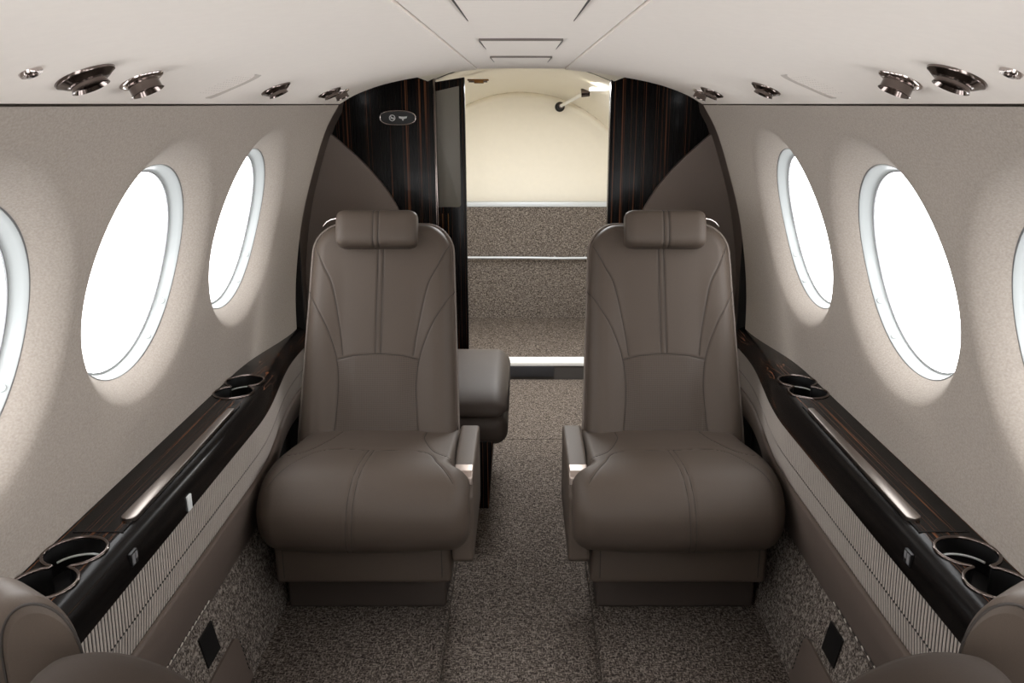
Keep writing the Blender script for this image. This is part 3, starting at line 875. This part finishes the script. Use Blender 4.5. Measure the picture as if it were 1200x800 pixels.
    ce = np.sign(np.cos(a_)) * abs(np.cos(a_)) ** .62; se = np.sign(np.sin(a_)) * abs(np.sin(a_)) ** .62
    rows = []
    xs = np.concatenate([-.116 + .03 * (1 - np.cos(np.linspace(0, PI / 2, 10))), np.linspace(-.08, .08, 65), .116 - .03 * (1 - np.cos(np.linspace(PI / 2, 0, 10)))])
    for x in xs:
        e = max(0, abs(x) - .086) / .03; k = math.sqrt(max(0, 1 - min(1, e) ** 2)); sc_n = .040 * (.55 + .45 * k); sc_u = .0545 * (.70 + .30 * k)
        gv = .0018 * max(math.exp(-((x - .0075) / .003) ** 2), math.exp(-((x + .0075) / .003) ** 2))
        q = HC + np.outer(ce * (sc_n - gv), ax_n) + np.outer(se * (sc_u - gv), ax_u)
        rows.append(np.column_stack([np.full(n_, CX - .008 + x), q]))
    P = np.array(rows); r, c = P.shape[:2]
    F = [(i * c + j, (i + 1) * c + j, (i + 1) * c + (j + 1) % c, i * c + (j + 1) % c) for i in range(r - 1) for j in range(c)]
    F.append(tuple(range(c))); F.append(tuple((r - 1) * c + j for j in range(c))[::-1])
    hd = mesh('headrest', P.reshape(-1, 3), F, L, t, True, 60)
    for dx in (-.0075, .0075):
        pts = [(CX - .008 + dx, *(HC + ax_n * math.copysign(abs(math.cos(a)) ** .62, math.cos(a)) * .0390 + ax_u * math.copysign(abs(math.sin(a)) ** .62, math.sin(a)) * .0535)) for a in np.linspace(-1.5, 1.9, 40)]
        tube('seam', pts, .0009, M['thread'], hd, 5)
    tube('headrest_loop', [(CX - .172, 2.505, .955), (CX - .160, 2.498, .968), (CX - .145, 2.493, .976), (CX - .125, 2.489, .980), (CX - .10, 2.489, .981)], .0026, M['chrome'], t)
    # ---- inboard armrest with metal latch
    arm = prism('armrest', [(2.27, .20), (2.27, .424), (1.955, .420), (1.94, .395), (1.895, .38), (1.885, .215), (1.905, .20)], 'x', -.170, -.117, L, t, .009, 3)
    prism('latch', [(1.99, .39), (1.99, .4265), (1.952, .4245), (1.9385, .413), (1.934, .36), (1.96, .36)], 'x', -.1665, -.1195, M['latch'], arm, .004, 3)
    return t

seat = make_seat()
mirror(seat, None, 'right brown leather cabin seat beside the right ledge, nothing behind it')

# ------------------------------------------------------------------ bench behind the left seat
t = thing('side_bench', 'upholstered bench seat with ebony base behind the left seat', 'bench', (-.33, 2.9, -.03))
def pad(name, prof_pts, xl, xr_, r, mat, parent, n=60, nu=40, closed=False):
    pf = catmull(prof_pts, n); tg = np.gradient(pf, axis=0); nm = np.stack([-tg[:, 1], tg[:, 0]], 1); nm /= np.linalg.norm(nm, axis=1)[:, None]
    if nm[n // 2, 1] < 0 and abs(nm[n // 2, 1]) > .3: nm = -nm
    c0 = pf.mean(0)
    if ((pf - c0) * nm).sum() < 0: nm = -nm
    xs = np.concatenate([xl + r * (1 - np.cos(np.linspace(0, PI / 2, 10))), np.linspace(xl + r, xr_ - r, nu)[1:-1], xr_ - r * (1 - np.cos(np.linspace(PI / 2, 0, 10)))])
    rows = []
    for x in xs:
        d = min(x - xl, xr_ - x); e = max(0, r - d); ins = r - math.sqrt(max(0, r * r - e * e))
        q = pf - nm * ins; rows.append(np.column_stack([np.full(n, x), q]))
    P = np.array(rows); rr, c = P.shape[:2]
    F = [(i * c + j, (i + 1) * c + j, (i + 1) * c + j + 1, i * c + j + 1) for i in range(rr - 1) for j in range(c - 1)]
    F.append(tuple(range(c))); F.append(tuple((rr - 1) * c + j for j in range(c))[::-1])
    return mesh(name, P.reshape(-1, 3), F, mat, parent, True, 60)
pad('bench_cushion', [(3.12, .30), (3.13, .38), (3.08, .412), (2.90, .408), (2.74, .388), (2.660, .360), (2.632, .328), (2.648, .303), (2.75, .298)], -.60, -.040, .055, M['bench'], t)
pad('bench_apron', [(3.05, .30), (2.80, .315), (2.69, .312), (2.646, .295), (2.638, .255), (2.656, .215), (2.72, .195), (3.05, .195)], -.60, -.044, .045, M['bench'], t)
bb = prism('bench_base', [(-.60, -.030), (-.109, -.030), (-.092, .215), (-.60, .215)], 'y', 2.655, 3.10, M['wood_up'], t, .004)

# ------------------------------------------------------------------ foreground seats, only their shoulders in view
def front_seat():
    t = thing('front_seat', 'foreground brown leather seat shoulder cut off in the lower left corner', 'seat', (-.42, .75, 0), 'foreground seats')
    L = M['leather']
    # rounded outboard arm with piped end
    def arch(cxa, w, top, n=26):
        o = [(cxa - w, .632)]
        for a in np.linspace(PI, 0, n):
            o.append((cxa + w * math.cos(a), top - .088 + .088 * math.sin(a) ** .8 * (w / .05)))
        o.append((cxa + w, .632)); return o
    rows = []
    for y, w, tp in ((.860, .044, .748), (.8625, .0475, .753), (.868, .050, .756), (.88, .050, .755), (.90, .050, .751), (.925, .050, .745), (.945, .048, .738), (.955, .042, .728), (.958, .034, .715)):
        rows.append([(x, y, z) for x, z in arch(-.565 - (y - .868) * 1.15, w, tp)])
    a = grid('arm_pad', np.array(rows), L, t, flip=True, sharp=60)
    mesh('arm_end', rows[0], [tuple(range(len(rows[0])))], L, a, False)
    mesh('arm_front', rows[-1], [tuple(range(len(rows[-1])))[::-1]], L, a, False)
    tube('arm_piping', [(x, y - .001, z) for x, y, z in rows[1]], .0016, M['thread'], a, 6)
    prism('arm_support', [(-.60, .40), (-.53, .40), (-.53, .66), (-.60, .66)], 'y', .866, .90, L, t, .006)
    # backrest with domed shoulders
    top = [(-.550, .40), (-.548, .60), (-.543, .665), (-.532, .696), (-.508, .714), (-.468, .7195), (-.425, .711), (-.378, .686), (-.335, .642), (-.305, .585), (-.297, .40)]
    oc = catmull(top, 60)
    rows = []
    for y, g in ((.735, -.018), (.738, -.006), (.75, 0), (.80, .0), (.815, -.003), (.83, -.012), (.838, -.03)):
        c = np.array([-.43, .45]); v = oc - c; l = np.linalg.norm(v, axis=1)[:, None]
        q = c + v * (1 + g / l); rows.append([(x, y, z) for x, z in q])
    b = grid('backrest', np.array(rows), M['shaded_leather'], t, flip=True, sharp=60)
    mesh('backrest_rear', rows[0], [tuple(range(len(oc)))], L, b, False)
    mesh('backrest_front', rows[-1], [tuple(range(len(oc)))[::-1]], L, b, False)
    box('seat_pan', -.610, -.23, .70, 1.00, .20, .43, L, t, .03, 4)
    box('seat_base', -.59, -.25, .72, .98, 0, .21, M['leather_dark'], t, .012, 3)
    return t
fs = front_seat()
mirror(fs, None, 'foreground brown leather seat shoulder cut off in the lower right corner')
